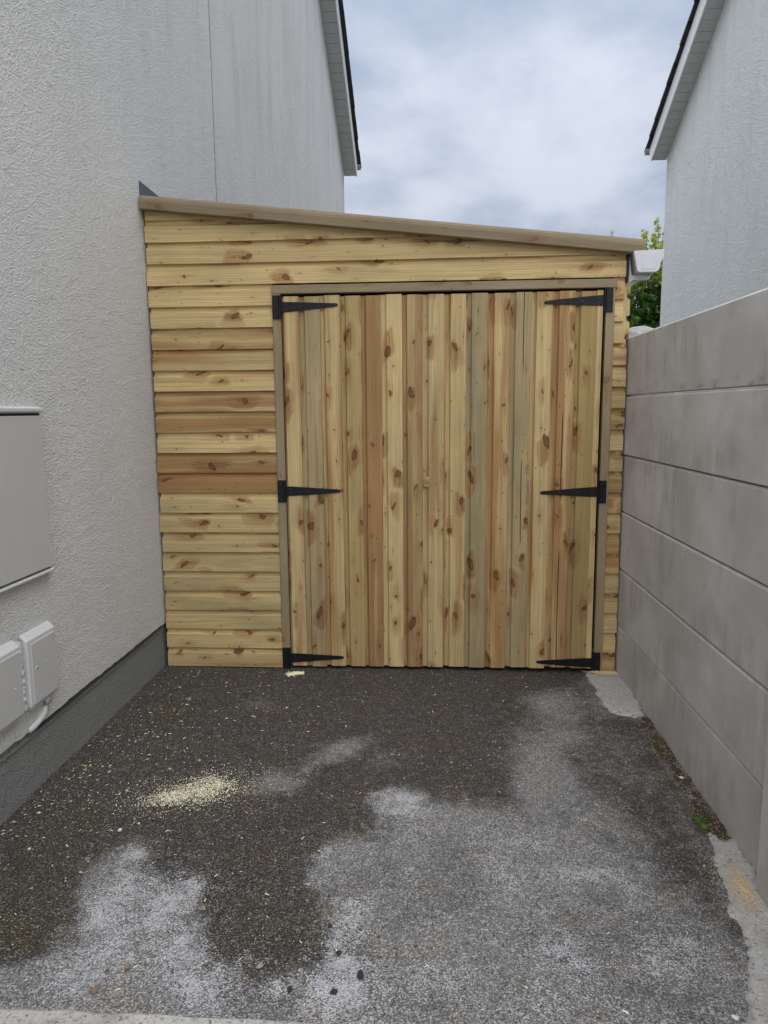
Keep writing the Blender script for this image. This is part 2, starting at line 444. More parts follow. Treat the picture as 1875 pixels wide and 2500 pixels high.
M['black'] = plain('black_iron', (0.007, 0.007, 0.009), 0.5, 0.0, 0.3, 240, 0.0006, spec=0.28)
M['screw'] = plain('screw_head', (0.05, 0.05, 0.055), 0.4, 0.6)
M['brass'] = plain('brass', (0.42, 0.32, 0.13), 0.35, 0.85, 0.2, 90)
M['brass_dark'] = plain('brass_shadow', (0.05, 0.04, 0.02), 0.5, 0.5)
M['gutter'] = plain('grey_plastic', (0.60, 0.60, 0.64), 0.38, 0, 0.04, 6)
M['membrane'] = plain('black_membrane', (0.010, 0.009, 0.009), 0.7)
M['lead'] = plain('lead_flashing', (0.085, 0.09, 0.115), 0.5, 0.35, 0.35, 40, 0.002)
M['felt'] = plain('roof_felt', (0.06, 0.06, 0.062), 0.9, 0, 0.2, 80, 0.002)
M['box'] = plain('meter_box_grey', (0.52, 0.52, 0.515), 0.52, 0, 0.05, 9)
M['box_light'] = plain('painted_box', (0.60, 0.60, 0.595), 0.55, 0, 0.05, 12)
M['filler'] = plain('white_filler', (0.66, 0.655, 0.64), 0.85, 0, 0.15, 60, 0.004)
M['dark_gap'] = plain('gap_shade', (0.015, 0.015, 0.015), 0.7)  # near-black colour standing in for the shade inside gaps and slots
M['cable'] = plain('dark_cable', (0.045, 0.047, 0.046), 0.6)
M['upvc'] = plain('white_upvc', (0.74, 0.745, 0.75), 0.42, 0, 0.08, 5)
M['soffit'] = plain('shaded_soffit_upvc', (0.50, 0.505, 0.50), 0.55, 0, 0.10, 7)  # greyer than the barge boards: shade under the verge put into the colour
M['tile'] = plain('roof_tile', (0.032, 0.027, 0.032), 0.85, 0, 0.45, 14, 0.003)
M['joint'] = plain('joint_sealant', (0.085, 0.09, 0.085), 0.7, 0, 0.2, 20)
M['soil'] = plain('soil', (0.060, 0.043, 0.028), 0.95, 0, 0.8, 90, 0.012)
M['straw'] = plain('straw', (0.33, 0.26, 0.15), 0.9, 0, 0.6, 60)
M['sawdust'] = plain('sawdust', (0.86, 0.77, 0.56), 0.9, 0, 0.25, 110)
M['sand'] = plain('sandy_sawdust', (0.60, 0.47, 0.29), 0.95, 0, 0.3, 110)
M['ground'] = plain('ground_earth', (0.13, 0.13, 0.10), 0.95, 0, 0.4, 1.3)
M['pave'] = make_concrete('pavement_concrete', (0.38, 0.37, 0.35), 0.4)
M['patch'] = make_concrete('cement_haunch', (0.44, 0.435, 0.425), 0.35, 0.7)
M['rubble'] = plain('rough_mortar', (0.42, 0.41, 0.40), 0.95, 0, 0.55, 26, 0.012)
M['bark'] = plain('bark', (0.07, 0.055, 0.04), 0.95, 0, 0.4, 18, 0.01)

def make_leaf(name, a, b, c):
    m, g = new_mat(name)
    r = g.n('ShaderNodeNewGeometry').outputs['Random Per Island']
    cc = g.mix(g.ss(r, 0.0, 0.75), a, b); cc = g.mix(g.ss(r, 0.86, 0.97), cc, c)
    g.set(g.b.inputs['Base Color'], cc)
    g.b.inputs['Roughness'].default_value = 0.55
    out = [n for n in g.nt.nodes if n.type == 'OUTPUT_MATERIAL'][0]
    tr = g.n('ShaderNodeBsdfTranslucent'); g.set(tr.inputs['Color'], g.mix(1.0, cc, (1.3, 1.5, 0.6), 'MULTIPLY'))
    mx = g.n('ShaderNodeMixShader'); mx.inputs[0].default_value = 0.42
    g.nt.links.new(g.b.outputs[0], mx.inputs[1]); g.nt.links.new(tr.outputs[0], mx.inputs[2])
    g.nt.links.new(mx.outputs[0], out.inputs['Surface'])
    return m
M['leaf'] = make_leaf('leaf_green', (0.032, 0.078, 0.018), (0.095, 0.185, 0.040), (0.16, 0.24, 0.06))
M['leaf_y'] = make_leaf('leaf_yellowing', (0.16, 0.25, 0.05), (0.46, 0.44, 0.12), (0.62, 0.56, 0.22))
M['weed'] = make_leaf('weed_leaf', (0.06, 0.12, 0.02), (0.14, 0.22, 0.05), (0.2, 0.26, 0.08))

# ------------------------------------------------------------------ the setting
o = MB().poly([(-150, -150, -0.09), (150, -150, -0.09), (150, 400, -0.09), (-150, 400, -0.09)], [(0, 1, 2, 3)]).build('ground', M['ground'])
tag(o, kind='structure')

# driveway: a fine sheet, with the stains as point attributes
DARK = [
 [(-1.6, 2.19), (-1.6, 3.9), (-0.21, 3.9), (-0.15, 2.57), (-0.26, 2.25), (-0.37, 2.13), (-0.38, 1.95), (-0.34, 1.88), (-0.31, 1.74), (-0.32, 1.64), (-0.47, 1.65), (-0.57, 1.68), (-0.62, 1.81), (-0.66, 1.91), (-0.69, 1.95), (-0.8, 1.94), (-0.89, 1.98), (-0.97, 2.13), (-1.04, 2.1), (-1.1, 1.99), (-1.07, 1.87), (-1.0, 1.7), (-1.02, 1.64), (-1.14, 1.59), (-1.6, 1.5)],
 [(-0.39, 3.9), (1.2, 3.9), (0.85, 3.72), (0.76, 3.55), (0.49, 3.44), (0.42, 3.23), (0.31, 2.78), (0.34, 2.6), (0.27, 2.46), (-0.03, 2.46), (-0.12, 2.55), (-0.28, 2.56)],
 [(0.79, 3.48), (0.84, 3.2), (1.0, 3.13), (1.0, 2.71), (1.0, 2.34), (0.95, 2.17), (0.86, 1.93), (0.91, 1.77), (0.87, 1.7), (0.81, 1.79), (0.74, 1.96), (0.71, 2.27), (0.66, 2.45), (0.61, 2.62), (0.69, 3.09)]]
DARKW = [1.0, 0.96, 0.62]
PLUMES = [([(-0.68, 2.42), (-0.67, 2.54), (-0.5, 2.7), (-0.45, 2.85), (-0.24, 2.91), (-0.26, 2.75), (-0.41, 2.64), (-0.47, 2.45), (-0.56, 2.4)], 0.75),
          ([(-0.93, 3.19), (-0.88, 3.36), (-0.69, 3.43), (-0.67, 3.28), (-0.8, 3.14)], 0.42),
          ([(0.49, 3.44), (0.76, 3.55), (0.75, 3.3), (0.68, 3.17), (0.44, 3.18)], 0.55),
          ([(-0.25, 2.75), (-0.16, 2.8), (-0.07, 2.78), (-0.12, 2.68), (-0.22, 2.67)], 0.6)]
BLOOM = [(-0.76, 1.73, 0.10), (-0.77, 1.88, 0.09), (-0.61, 1.66, 0.05), (-0.85, 1.9, 0.06), (-0.92, 1.8, 0.05), (-0.95, 2.04, 0.04), (-0.24, 1.72, 0.05), (-0.21, 1.83, 0.035), (-0.34, 2.09, 0.03), (-0.37, 1.6, 0.05), (-0.19, 1.61, 0.04), (-0.56, 1.57, 0.06), (-0.85, 1.58, 0.06), (-0.24, 1.54, 0.04),
         (0.37, 2.03, 0.04), (0.45, 2.04, 0.03), (0.53, 2.05, 0.05), (0.64, 2.07, 0.03), (0.39, 1.66, 0.05), (0.6, 1.67, 0.065), (0.73, 2.42, 0.035), (0.67, 2.5, 0.03), (0.27, 1.62, 0.015), (0.33, 1.73, 0.03), (0.52, 2.36, 0.045), (0.71, 1.76, 0.04), (-0.09, 2.4, 0.045), (0.28, 1.54, 0.03), (-0.16, 2.41, 0.06)]
MOSS = [(-1.17, 1.83, 0.13), (-1.28, 1.99, 0.12), (-1.22, 2.26, 0.11), (-1.17, 3.15, 0.13), (-1.18, 2.95, 0.10), (-1.29, 2.23, 0.09), (-1.13, 1.69, 0.10), (-0.45, 1.75, 0.10)]
nx, ny = 316, 336
gx = np.linspace(XL - 0.02, XR + 0.03, nx); gy = np.linspace(1.452, 3.96, ny)
GX, GY = np.meshgrid(gx, gy)
px, py = GX.ravel(), GY.ravel()
pz = gh(px, py) + (fbm(px, py, 4, 4, 3) - 0.5) * 0.010
w_x = (fbm(px, py, 5, 4, 20) - 0.5) * 0.17; w_y = (fbm(px, py, 5, 4, 30) - 0.5) * 0.17
dark = np.zeros(px.shape); sft = sstep(fbm(px, py, 2.2, 3, 77), 0.4, 0.7)
for P, w in zip(DARK, DARKW):
    dark = np.maximum(dark, w * sstep(sdist(px + w_x, py + w_y, P), -0.075 - 0.13 * sft, 0.05 + 0.08 * sft))
dry = 1 - dark * (0.90 + 0.1 * fbm(px, py, 7, 3, 41))
for P, w in PLUMES:
    dry = np.maximum(dry, w * sstep(sdist(px + w_x, py + w_y, P), -0.10, 0.10))
lower = 0.62 + 0.38 * sstep(fbm(px, py, 3.0, 4, 50), 0.3, 0.65)
dry = np.clip(dry * lower, 0, 1)
bloom = np.zeros(px.shape)
for bx, by, br in BLOOM:
    bloom += (1.0 if bx < 0 else 0.62) * np.exp(-(((px + w_x * 0.8 - bx) / (br * 1.55)) ** 2 + ((py + w_y * 0.8 - by) / (br * 1.55)) ** 2))
bloom = np.clip(bloom, 0, 1) * (0.42 + 0.42 * sstep(fbm(px, py, 13, 4, 88), 0.35, 0.65)) * (0.35 + 0.65 * sstep(dry, 0.2, 0.6))
bloom += 0.42 * sstep(fbm(px, py, 4.5, 4, 61), 0.42, 0.72) * sstep(dry, 0.5, 0.9)
moss = np.zeros(px.shape)
for mx_, my_, mr in MOSS:
    moss += np.exp(-(((px + w_x - mx_) / mr) ** 2 + ((py + w_y - my_) / mr) ** 2))
moss = np.clip(moss * 0.75, 0, 0.85)
me = bpy.data.meshes.new('driveway')
idx = np.arange(nx * ny).reshape(ny, nx)
quads = np.stack([idx[:-1, :-1], idx[:-1, 1:], idx[1:, 1:], idx[1:, :-1]], -1).reshape(-1, 4)
me.from_pydata(np.stack([px, py, pz], -1).tolist(), [], quads.tolist())
for nm, arr in (('dry', dry), ('bloom', bloom), ('moss', moss)):
    at = me.attributes.new(nm, 'FLOAT', 'POINT'); at.data.foreach_set('value', arr.astype(np.float32))
o = link('driveway', me, M['asphalt'], smooth=True); tag(o, kind='structure')

# strip of kerb and pavement in front of the driveway
def wobble_strip(name, x0, x1, yfar, ynear, z, mat, seed):
    n = 160; pts = []; fs = []
    for i in range(n + 1):
        x = x0 + (x1 - x0) * i / n
        yy = yfar + 0.012 * (float(fbm(np.array([x]), np.array([seed * 1.0]), 14, 4, seed)[0]) - 0.5)
        pts += [(x, yy, z - 0.035), (x, yy - 0.006, z - 0.003), (x, yy - 0.016, z), (x, ynear, z)]
    for i in range(n):
        for k in range(3):
            a = i * 4 + k; fs.append((a, a + 4, a + 5, a + 1))
    o = MB().poly(pts, fs).build(name, mat, smooth=True); tag(o, kind='structure'); o['tone'] = 0.6
    return o
wobble_strip('kerb', XL + 0.001, XR + 0.02, 1.464, 1.30, 0.003, M['kerb'], 3)
o = MB().box(-6, 6, -6, 1.30, -0.08, 0.004).build('pavement', M['pave']); tag(o, kind='structure'); o['tone'] = 0.4

# cement patches and the soil gap along the panel wall
def blob_sheet(name, poly, z, mat, seed, cell=0.008, rough=0.004, fall=0.02, amp=0.02):
    P = np.array(poly); x0, y0 = P.min(0) - 0.03; x1, y1 = P.max(0) + 0.03
    xs = np.arange(x0, x1, cell); ys = np.arange(y0, y1, cell)
    X, Y = np.meshgrid(xs, ys); xf, yf = X.ravel(), Y.ravel()
    sd = sdist(xf, yf, poly) + (fbm(xf, yf, 8, 3, seed) - 0.5) * amp * 3 + (fbm(xf, yf, 60, 2, seed + 3) - 0.5) * 0.02
    zz = gh(xf, yf) - 0.012 + (z + 0.012) * sstep(sd, -0.008, fall) + (fbm(xf, yf, 30, 4, seed + 9) - 0.5) * rough * 2
    idx = np.arange(len(xf)).reshape(len(ys), len(xs))
    q = np.stack([idx[:-1, :-1], idx[:-1, 1:], idx[1:, 1:], idx[1:, :-1]], -1).reshape(-1, 4)
    q = q[(sd[q] > -0.012).any(1)]
    used = np.unique(q); mp = np.zeros(len(xf), int); mp[used] = np.arange(len(used))
    o = MB().poly(np.stack([xf, yf, zz], -1)[used].tolist(), mp[q].tolist()).build(name, mat, smooth=True)
    tag(o, kind='structure'); o['tone'] = 0.5
    return o
blob_sheet('cement_patch', [(0.835, 3.70), (0.838, 3.45), (0.849, 3.226), (0.95, 3.151), (1.03, 3.19), (1.03, 3.72)], 0.012, M['patch'], 70, rough=0.002)
blob_sheet('cement_patch', [(0.945, 2.31), (0.90, 2.12), (0.855, 1.92), (0.86, 1.80), (0.80, 1.66), (0.74, 1.50), (1.03, 1.46), (1.03, 2.28), (0.985, 2.24)], 0.012, M['patch'], 74, rough=0.003)
blob_sheet('soil_gap', [(0.955, 3.16), (0.945, 2.75), (0.915, 2.36), (0.95, 2.26), (1.03, 2.20), (1.03, 3.20)], 0.004, M['soil'], 78, rough=0.010, amp=0.025)

# ------------------------------------------------------------------ timber boards
THK = 0.0210
SHIP = [(0, .0045), (0, .0202), (.0008, .0210), (.0772, .0210), (.0786, .0200), (.0810, .0130), (.0850, .0075), (.0915, .0046), (.1165, .0034), (.1165, 0), (.0095, 0), (.0095, .0045)]
def rect(w, t, c=0.0025):
    return [(0, c), (0, t - c), (c, t), (w - c, t), (w, t - c), (w, c), (w - c, 0), (c, 0)]
uvseed = [0]
def timber(name, parent, mat, org, ld, sd_, td, L, prof, clip=None, nseg=6, bow=0.0, endjit=0.0, tone=None, ends=None):
    org, ld, sd_, td = Vector(org), Vector(ld), Vector(sd_), Vector(td)
    bm = bmesh.new(); n = len(prof); rows = []
    uvseed[0] += 1; k = uvseed[0]; ou, ov = (k * 3.17) % 40, (k * 1.731) % 23
    lay = bm.loops.layers.uv.new('UVMap'); uvd = {}
    ph = rnd.random() * 6
    for i in range(nseg + 1):
        l = L * i / nseg; r = []
        b = bow * math.sin(ph + l * 2.3)
        for j, (s, t) in enumerate(prof):
            v = bm.verts.new(org + ld * l + sd_ * (s + b) + td * t)
            uvd[v] = (l + ou, s + ov + (0.03 if t < 0.004 else 0)); r.append(v)
        rows.append(r)
    for i in range(nseg):
        for j in range(n):
            bm.faces.new((rows[i][j], rows[i][(j + 1) % n], rows[i + 1][(j + 1) % n], rows[i + 1][j]))
    bm.faces.new(rows[0][::-1]); bm.faces.new(rows[-1])
    for f in bm.faces:
        for lp in f.loops: lp[lay].uv = uvd[lp.vert]
    if clip:
        for co, no in clip:
            geom = bm.verts[:] + bm.edges[:] + bm.faces[:]
            bmesh.ops.bisect_plane(bm, geom=geom, plane_co=co, plane_no=no, clear_outer=True)
            ed = [e for e in bm.edges if e.is_boundary]
            if ed: bmesh.ops.holes_fill(bm, edges=ed)
    bmesh.ops.recalc_face_normals(bm, faces=bm.faces)
    if not bm.faces: 
        bm.free(); return None
    me = bpy.data.meshes.new(name); bm.to_mesh(me); bm.free()
    o = link(name, me, mat, parent)
    tn = dict(heart=0.45, green=0.35, grey=0.05, yellow=0.0, bright=1.0, crack=0.0, crack_v=0.0)
    if tone: tn.update(tone)
    tn['crack_v'] = ov + tn['crack_v']
    for kk, vv in tn.items(): o[kk] = float(vv)
    return o

X, Y, Z = (1, 0, 0), (0, 1, 0), (0, 0, 1)
NX, NY, NZ = (-1, 0, 0), (0, -1, 0), (0, 0, -1)
shed = empty('lean_to_shed'); shed.location = (0, 0, 0)
tag(shed, 'new timber lean-to shed with double doors filling the gap between house and wall', 'shed')

SL = 0.1078                                    # fall of the roof per metre
def roof_z(x): return 2.462 - SL * (x + 1.4666)
clipn = Vector((SL, 0, 1)).normalized()
ROOF_CLIP = [(Vector((-1.4666, 0, 2.462)), clipn)]
ZB = [0.005 + PITCH_B * k for k in range(24)]
left_tones = {}
for k in range(23):
    r = rnd.random
    tone = dict(heart=0.25 + 0.45 * r(), green=0.2 + 0.4 * r(), grey=0.10 * r(), yellow=0.22 * r(), bright=0.92 + 0.16 * r())
    if k in (12, 13, 16): tone.update(heart=0.72, bright=0.92)
    if k in (9, 10): tone.update(heart=0.85, bright=0.84)
    if k in (5, 6, 7, 8): tone.update(green=0.65, heart=0.25)
    if k in (2, 3, 4): tone.update(green=0.75, heart=0.2)
    if k in (0, 1): tone.update(green=0.4, heart=0.5, grey=0.12)
    if k >= 17: tone.update(heart=0.22 + 0.15 * r(), green=0.25, bright=1.06)
    yb = D + THK
    if k <= 18:
        x0 = XL + 0.003 + rnd.random() * 0.012
        timber('cladding_board', shed, M['clad'], (x0, yb - rnd.random() * 0.0015, ZB[k]), X, Z, NY, -0.806 - x0, SHIP, tone=tone, bow=0.0008)
        # the narrow strip between the door frame and the concrete wall
        t2 = dict(tone); t2.update(heart=0.25 + 0.4 * r(), green=0.3, yellow=0.3 * r())
        xe = 1.003 if k < 16 else (0.985 if k == 16 else 0.978)
        xe += (rnd.random() - 0.5) * 0.005
        timber('cladding_board', shed, M['clad'], (0.934, yb - rnd.random() * 0.0015, ZB[k]), X, Z, NY, xe - 0.934, SHIP, tone=t2, nseg=1)
    else:
        x0 = XL + 0.003 + rnd.random() * 0.010
        timber('cladding_board', shed, M['clad'], (x0, yb - rnd.random() * 0.001, ZB[k]), X, Z, NY, 0.992 - x0, SHIP, clip=ROOF_CLIP, tone=tone, bow=0.001, nseg=10)

# frame round the doors
GREY = dict(heart=0.3, green=0.3, grey=0.32, bright=0.95)
timber('door_head', shed, M['frame'], (-0.807, D + 0.034, 2.0105), X, Z, NY, 1.746, rect(0.0425, 0.046), tone=GREY)
timber('door_jamb', shed, M['frame'], (-0.804, D + 0.034, -0.006), Z, X, NY, 2.0155, rect(0.0435, 0.045), tone=GREY, nseg=10)
timber('door_jamb', shed, M['frame'], (0.8885, D + 0.034, -0.004), Z, X, NY, 2.0135, rect(0.0435, 0.045), tone=dict(heart=0.35, green=0.25, grey=0.2, bright=1.0), nseg=10)
# fascia timber under the roof edge
fx = Vector((1, 0, -SL)).normalized(); fz = Vector((SL, 0, 1)).normalized()
timber('fascia_board', shed, M['frame'], Vector((-1.461, 3.722, 2.432)), fx, fz, NY, 2.527, [(0, .003), (0, .036), (.003, .042), (.040, .044), (.055, .040), (.066, .030), (.072, .016), (.0735, .003), (.070, 0), (.003, 0)], tone=dict(heart=0.3, green=0.2, grey=0.30, bright=0.80), nseg=10)
# roof deck, felt, black edge trim
roof = MB().prism([(XL + 0.004, 3.724, 2.466), (1.045, 3.724, 2.466 - SL * 2.5076), (1.045, 3.724, 2.484 - SL * 2.5076), (XL + 0.004, 3.724, 2.484)], (0, 3.1, 0)).build('roof', M['membrane'], shed)
MB().prism([(XL + 0.004, 3.728, 2.4865), (1.05, 3.728, 2.4865 - SL * 2.5126), (1.05, 3.728, 2.4915 - SL * 2.5126), (XL + 0.004, 3.728, 2.4915)], (0, 3.1, 0)).build('felt', M['felt'], roof)
MB().box(0.984, 0.9955, 3.727, 6.7, 2.036, 2.168).build('eaves_board', M['membrane'], shed)
# flashing on the house wall
fl = MB()
for i in range(10):
    y0 = 3.712 + i * 0.3; y1 = y0 + 0.298
    j = [rnd.random() * 0.006 for _ in range(2)]
    fl.prism([(XL + 0.001, y0, 2.45), (XL + 0.001, y1, 2.45), (XL + 0.001, y1, 2.570 + j[0]), (XL + 0.001, y0, 2.570 + j[1])], (0.004 + 0.002 * (i % 2), 0, 0))
fl.build('flashing', M['lead'], shed)
# membrane added unseen behind the cladding to keep light out; side, back, floor plate
MB().box(XL + 0.01, -0.78, D + 0.052, D + 0.060, 0.01, 2.40).build('membrane', M['membrane'], shed)
MB().box(0.91, 0.966, D + 0.052, D + 0.060, 0.01, 2.14).build('membrane', M['membrane'], shed)
MB().box(-0.78, 0.91, D + 0.050, D + 0.058, 2.03, 2.14).build('membrane', M['membrane'], shed)
for k in range(18, 21):
    if ZB[k] < 2.1:
        pass
timber('corner_post', shed, M['clad'], (0.9665, D + 0.06, 0.01), Z, X, NY, 2.12, rect(0.026, 0.044), tone=dict(heart=0.2, green=0.25, bright=1.05))
for k in range(0, 19):
    if ZB[k] > 1.73:
        timber('side_board', shed, M['clad'], (0.9925, D + 0.018, ZB[k] + 0.03), Y, Z, X, 2.9, SHIP, clip=[(Vector((0, 0, 2.09)), Vector((0, 0, 1)))], tone=dict(heart=0.4, green=0.3), nseg=1)
MB().box(0.972, 0.984, D + 0.07, 6.7, 0.0, 2.10).build('side_lining', M['membrane'], shed)
MB().prism([(XL + 0.01, 6.70, 0.0), (0.99, 6.70, 0.0), (0.99, 6.70, 2.17), (XL + 0.01, 6.70, 2.44)], (0, 0.03, 0)).build('back_wall', M['membrane'], shed)

# the two door leaves: battens behind, a board per strip
LIPS_L = [-.668, -.558, -.453, -.346, -.243, -.135, -.031, .0785]
LIPS_R = [.192, .301, .413, .522, .625, .738, .845, .8745]
TONE_L = [dict(heart=.50, green=.15, bright=1.0), dict(heart=.35, green=.55, grey=.42, bright=.92), dict(heart=.62, green=.2, bright=.98), dict(heart=.15, green=.35, yellow=.62, bright=.95),
          dict(heart=.92, green=.1, bright=.92), dict(heart=.18, green=.25, bright=1.05), dict(heart=.70, green=.4, grey=.15, bright=.88), dict(heart=.40, green=.35, grey=.12, bright=.98)]
TONE_R = [dict(heart=.58, green=.25, yellow=.15, bright=.98), dict(heart=.10, green=.85, grey=.42, bright=.90), dict(heart=.75, green=.15, bright=.98), dict(heart=.30, green=.6, grey=.38, bright=.90, crack=.9, crack_v=.038),
          dict(heart=.52, green=.25, bright=1.0), dict(heart=.72, green=.1, bright=.98, crack=1.0, crack_v=.05), dict(heart=.10, green=.4, yellow=.85, bright=.88), dict(heart=.15, green=.4, bright=1.0)]
DOOR_Y = D + 0.0140
def leaf(lips, tones, xa, xb):
    lf = MB().box(xa + 0.02, xb - 0.02, DOOR_Y + 0.002, DOOR_Y + 0.010, 0.05, 1.97).build('door_leaf', M['membrane'], shed)
    for z in (0.16, 0.95, 1.78):
        MB().box(xa + 0.03, xb - 0.03, DOOR_Y + 0.0105, DOOR_Y + 0.036, z, z + 0.1).build('batten', M['membrane'], lf)
    for i, (x, t) in enumerate(zip(lips, tones)):
        z0 = 0.014 + rnd.random() * 0.006 + 0.010 * (x + 0.7) / 1.6; z1 = 2.0 - rnd.random() * 0.006
        clip = None
        if i == 0: clip = [(Vector((xa, 0, 0)), Vector((-1, 0, 0)))]
        if i == 7 and xb > 0.5: clip = [(Vector((lips[6] + 0.0005, 0, 0)), Vector((-1, 0, 0)))]
        t = dict(t); t['bright'] = t.get('bright', 1.0) * 0.95; t['grey'] = t.get('grey', 0.0) + 0.06
        timber('board', lf, M['clad'], (x, DOOR_Y - rnd.random() * 0.001, z0), Z, NX, NY, z1 - z0, SHIP, clip=clip, tone=t, nseg=14, bow=0.0007)
    return lf
leaf(LIPS_L, TONE_L, -0.7565, 0.0785)
leaf(LIPS_R, TONE_R, 0.0795, 0.8745)

# black tee hinges
def hinge(x, z, s, drop):
    """x: pin line, s=+1 strap to the right, plate on the other side"""
    y = DOOR_Y - THK
    prof = [(0.004, 0.026), (0.05, 0.0245), (0.285, 0.0085), (0.296, 0.006), (0.299, 0.0), (0.296, -0.006), (0.285, -0.0085), (0.05, -0.0245), (0.004, -0.026)]
    st = MB().prism([(x + s * a, y - 0.0008, z + b + drop * a) for a, b in prof], (0, -0.0045, 0)).build('hinge', M['black'], shed, bevel=0.0008)
    yp = D - 0.011
    MB().box(min(x - s * 0.007, x - s * 0.040), max(x - s * 0.007, x - s * 0.040), yp - 0.0075, yp - 0.0015, z - 0.059, z + 0.059).build('hinge_plate', M['black'], st, bevel=0.001)
    pin = MB()
    for a, b in ((-0.059, -0.027), (-0.0255, 0.0255), (0.027, 0.059)):
        pin.cyl((x - s * 0.001, y - 0.006, z + a), Z, 0.0066, b - a, 10)
    pin.build('hinge_pin', M['black'], st, smooth=False)
    for a, b, yy in [(0.03, 0.012, y), (0.03, -0.012, y), (0.11, 0, y), (0.20, 0.0, y), (0.283, 0, y), (-0.024, 0.045, yp - 0.002), (-0.024, -0.045, yp - 0.002), (-0.03, 0.0, yp - 0.002)]:
        MB().cyl((x + s * a, yy - 0.005, z + b + (drop * a if a > 0 else 0)), NY, 0.0038, 0.0016, 8).build('screw', M['screw'], st)
for z, dr in ((1.943, 0.025), (0.990, 0.0), (0.064, 0.018)):
    hinge(-0.7625, z, 1, dr)
for z, dr in ((1.949, -0.02), (0.984, -0.016), (0.058, 0.0)):
    hinge(0.8805, z, -1, dr)
# brass lock
yl = DOOR_Y - THK
lk = MB().box(-0.0265, 0.0115, yl - 0.0035, yl - 0.0003, 1.011, 1.064).build('lock', M['brass'], shed, bevel=0.0012)
ring = MB(); cx_, cz_ = -0.0075, 1.0385
ring.tube([(cx_ + 0.0115 * math.cos(a), yl - 0.004, cz_ + 0.0115 * math.sin(a)) for a in np.linspace(0, 2 * math.pi, 25)], 0.0022, 6)
ring.build('lock_ring', M['brass'], lk)
MB().cyl((cx_, yl - 0.0035, cz_), NY, 0.0075, 0.003, 16).build('lock_cylinder', M['brass'], lk)
MB().box(cx_ - 0.0011, cx_ + 0.0011, yl - 0.0072, yl - 0.0064, cz_ - 0.005, cz_ + 0.005).build('keyhole', M['brass_dark'], lk)
for sx in (-1, 1):
    for sz in (-1, 1):
        MB().cyl((-0.0075 + sx * 0.0155, yl - 0.0034, 1.0375 + sz * 0.0215), NY, 0.0022, 0.0012, 8).build('screw', M['brass_dark'], lk)

# gutter with its stop end
def gut(off):
    return [(1.008 + off, 2.170), (1.024 + off, 2.082 + off), (1.030 + off * .7, 2.077 + off), (1.110 - off * .7, 2.077 + off), (1.120 - off, 2.084 + off), (1.126 - off, 2.110), (1.138 - off, 2.135), (1.142 - off, 2.172)]
o_, i_ = gut(0), gut(0.0035)
pro = o_ + i_[::-1]
gt = MB().prism([(a, 3.695, b) for a, b in pro], (0, 3.0, 0)).build('gutter', M['gutter'], shed)
capp = [(1.000, 2.168), (1.004, 2.172), (1.146, 2.178), (1.145, 2.140), (1.130, 2.112), (1.127, 2.086), (1.117, 2.074), (1.108, 2.071), (1.034, 2.071), (1.024, 2.074), (1.019, 2.080)]
MB().prism([(a, 3.672, b) for a, b in capp], (0, 0.030, 0)).build('end_cap', M['gutter'], gt, bevel=0.004, seg=3)
MB().prism([(1.0385, 3.6705, 2.158), (1.120, 3.6705, 2.164), (1.106, 3.6705, 2.085), (1.042, 3.6705, 2.085)], (0, 0.004, 0)).build('end_cap_face', M['gutter'], gt, bevel=0.0015)
MB().prism([(0.9965, 3.745, 2.160), (1.003, 3.745, 2.160), (1.014, 3.745, 2.072), (1.098, 3.745, 2.066), (1.103, 3.745, 2.078), (1.108, 3.745, 2.076), (1.104, 3.745, 2.050), (1.020, 3.745, 2.046), (0.9965, 3.745, 2.030)], (0, 0.035, 0)).build('bracket', M['gutter'], gt, bevel=0.002)
MB().prism([(0.9965, 3.775, 2.044), (1.052, 3.775, 2.046), (0.9965, 3.775, 2.006)], (0, 0.02, 0)).build('bracket', M['box'], gt)

# ------------------------------------------------------------------ concrete panel wall
fence = empty('concrete_wall')
tag(fence, 'grey precast concrete panel wall with slotted post, running up to the shed', 'wall')
def panel(y0, y1, z0, z1, tone):
    c = 0.0055; t = 0.05
    p = [(XR, y0, z0 + 0.003), (XR, y0, z1 - 0.008), (XR + 0.007, y0, z1), (XR + t - c, y0, z1), (XR + t, y0, z1 - c), (XR + t, y0, z0 + c), (XR + t - c, y0, z0), (XR + 0.003, y0, z0)]
    o = MB().prism(p, (0, y1 - y0, 0)).build('panel', M['panel'], fence)
    o['tone'] = tone
    return o
zj = [-0.025, 0.2685, 0.571, 0.8765, 1.172, 1.4745, 1.770]
for i in range(6):
    o = panel(1.975, 3.80, zj[i] + 0.0035, zj[i + 1] - 0.0020, rnd.random())
    o.location.x = rnd.random() * 0.003
    panel(0.06, 1.895, zj[i] + 0.0035, zj[i + 1] - 0.0020, rnd.random())
for y in (1.935, 0.02):
    c = 0.012
    p = [(0.968 + c, y - 0.062, -0.1), (0.968, y - 0.062 + c, -0.1), (0.968, y + 0.062 - c, -0.1), (0.968 + c, y + 0.062, -0.1), (XR - 0.0005, y + 0.062, -0.1), (XR - 0.0005, y + 0.038, -0.1), (XR + 0.054, y + 0.038, -0.1), (XR + 0.054, y + 0.062, -0.1), (1.10 - c, y + 0.062, -0.1), (1.10, y + 0.062 - c, -0.1), (1.10, y - 0.062 + c, -0.1), (1.10 - c, y - 0.062, -0.1), (XR + 0.054, y - 0.062, -0.1), (XR + 0.054, y - 0.038, -0.1), (XR - 0.0005, y - 0.038, -0.1), (XR - 0.0005, y - 0.062, -0.1)]
    o = MB().prism(p, (0, 0, 1.95)).build('post', M['panel'], fence); o['tone'] = 0.65
o = MB().box(1.012, 1.115, 3.806, 3.93, -0.1, 1.755).build('post', M['panel'], fence, bevel=0.008); o['tone'] = 0.5

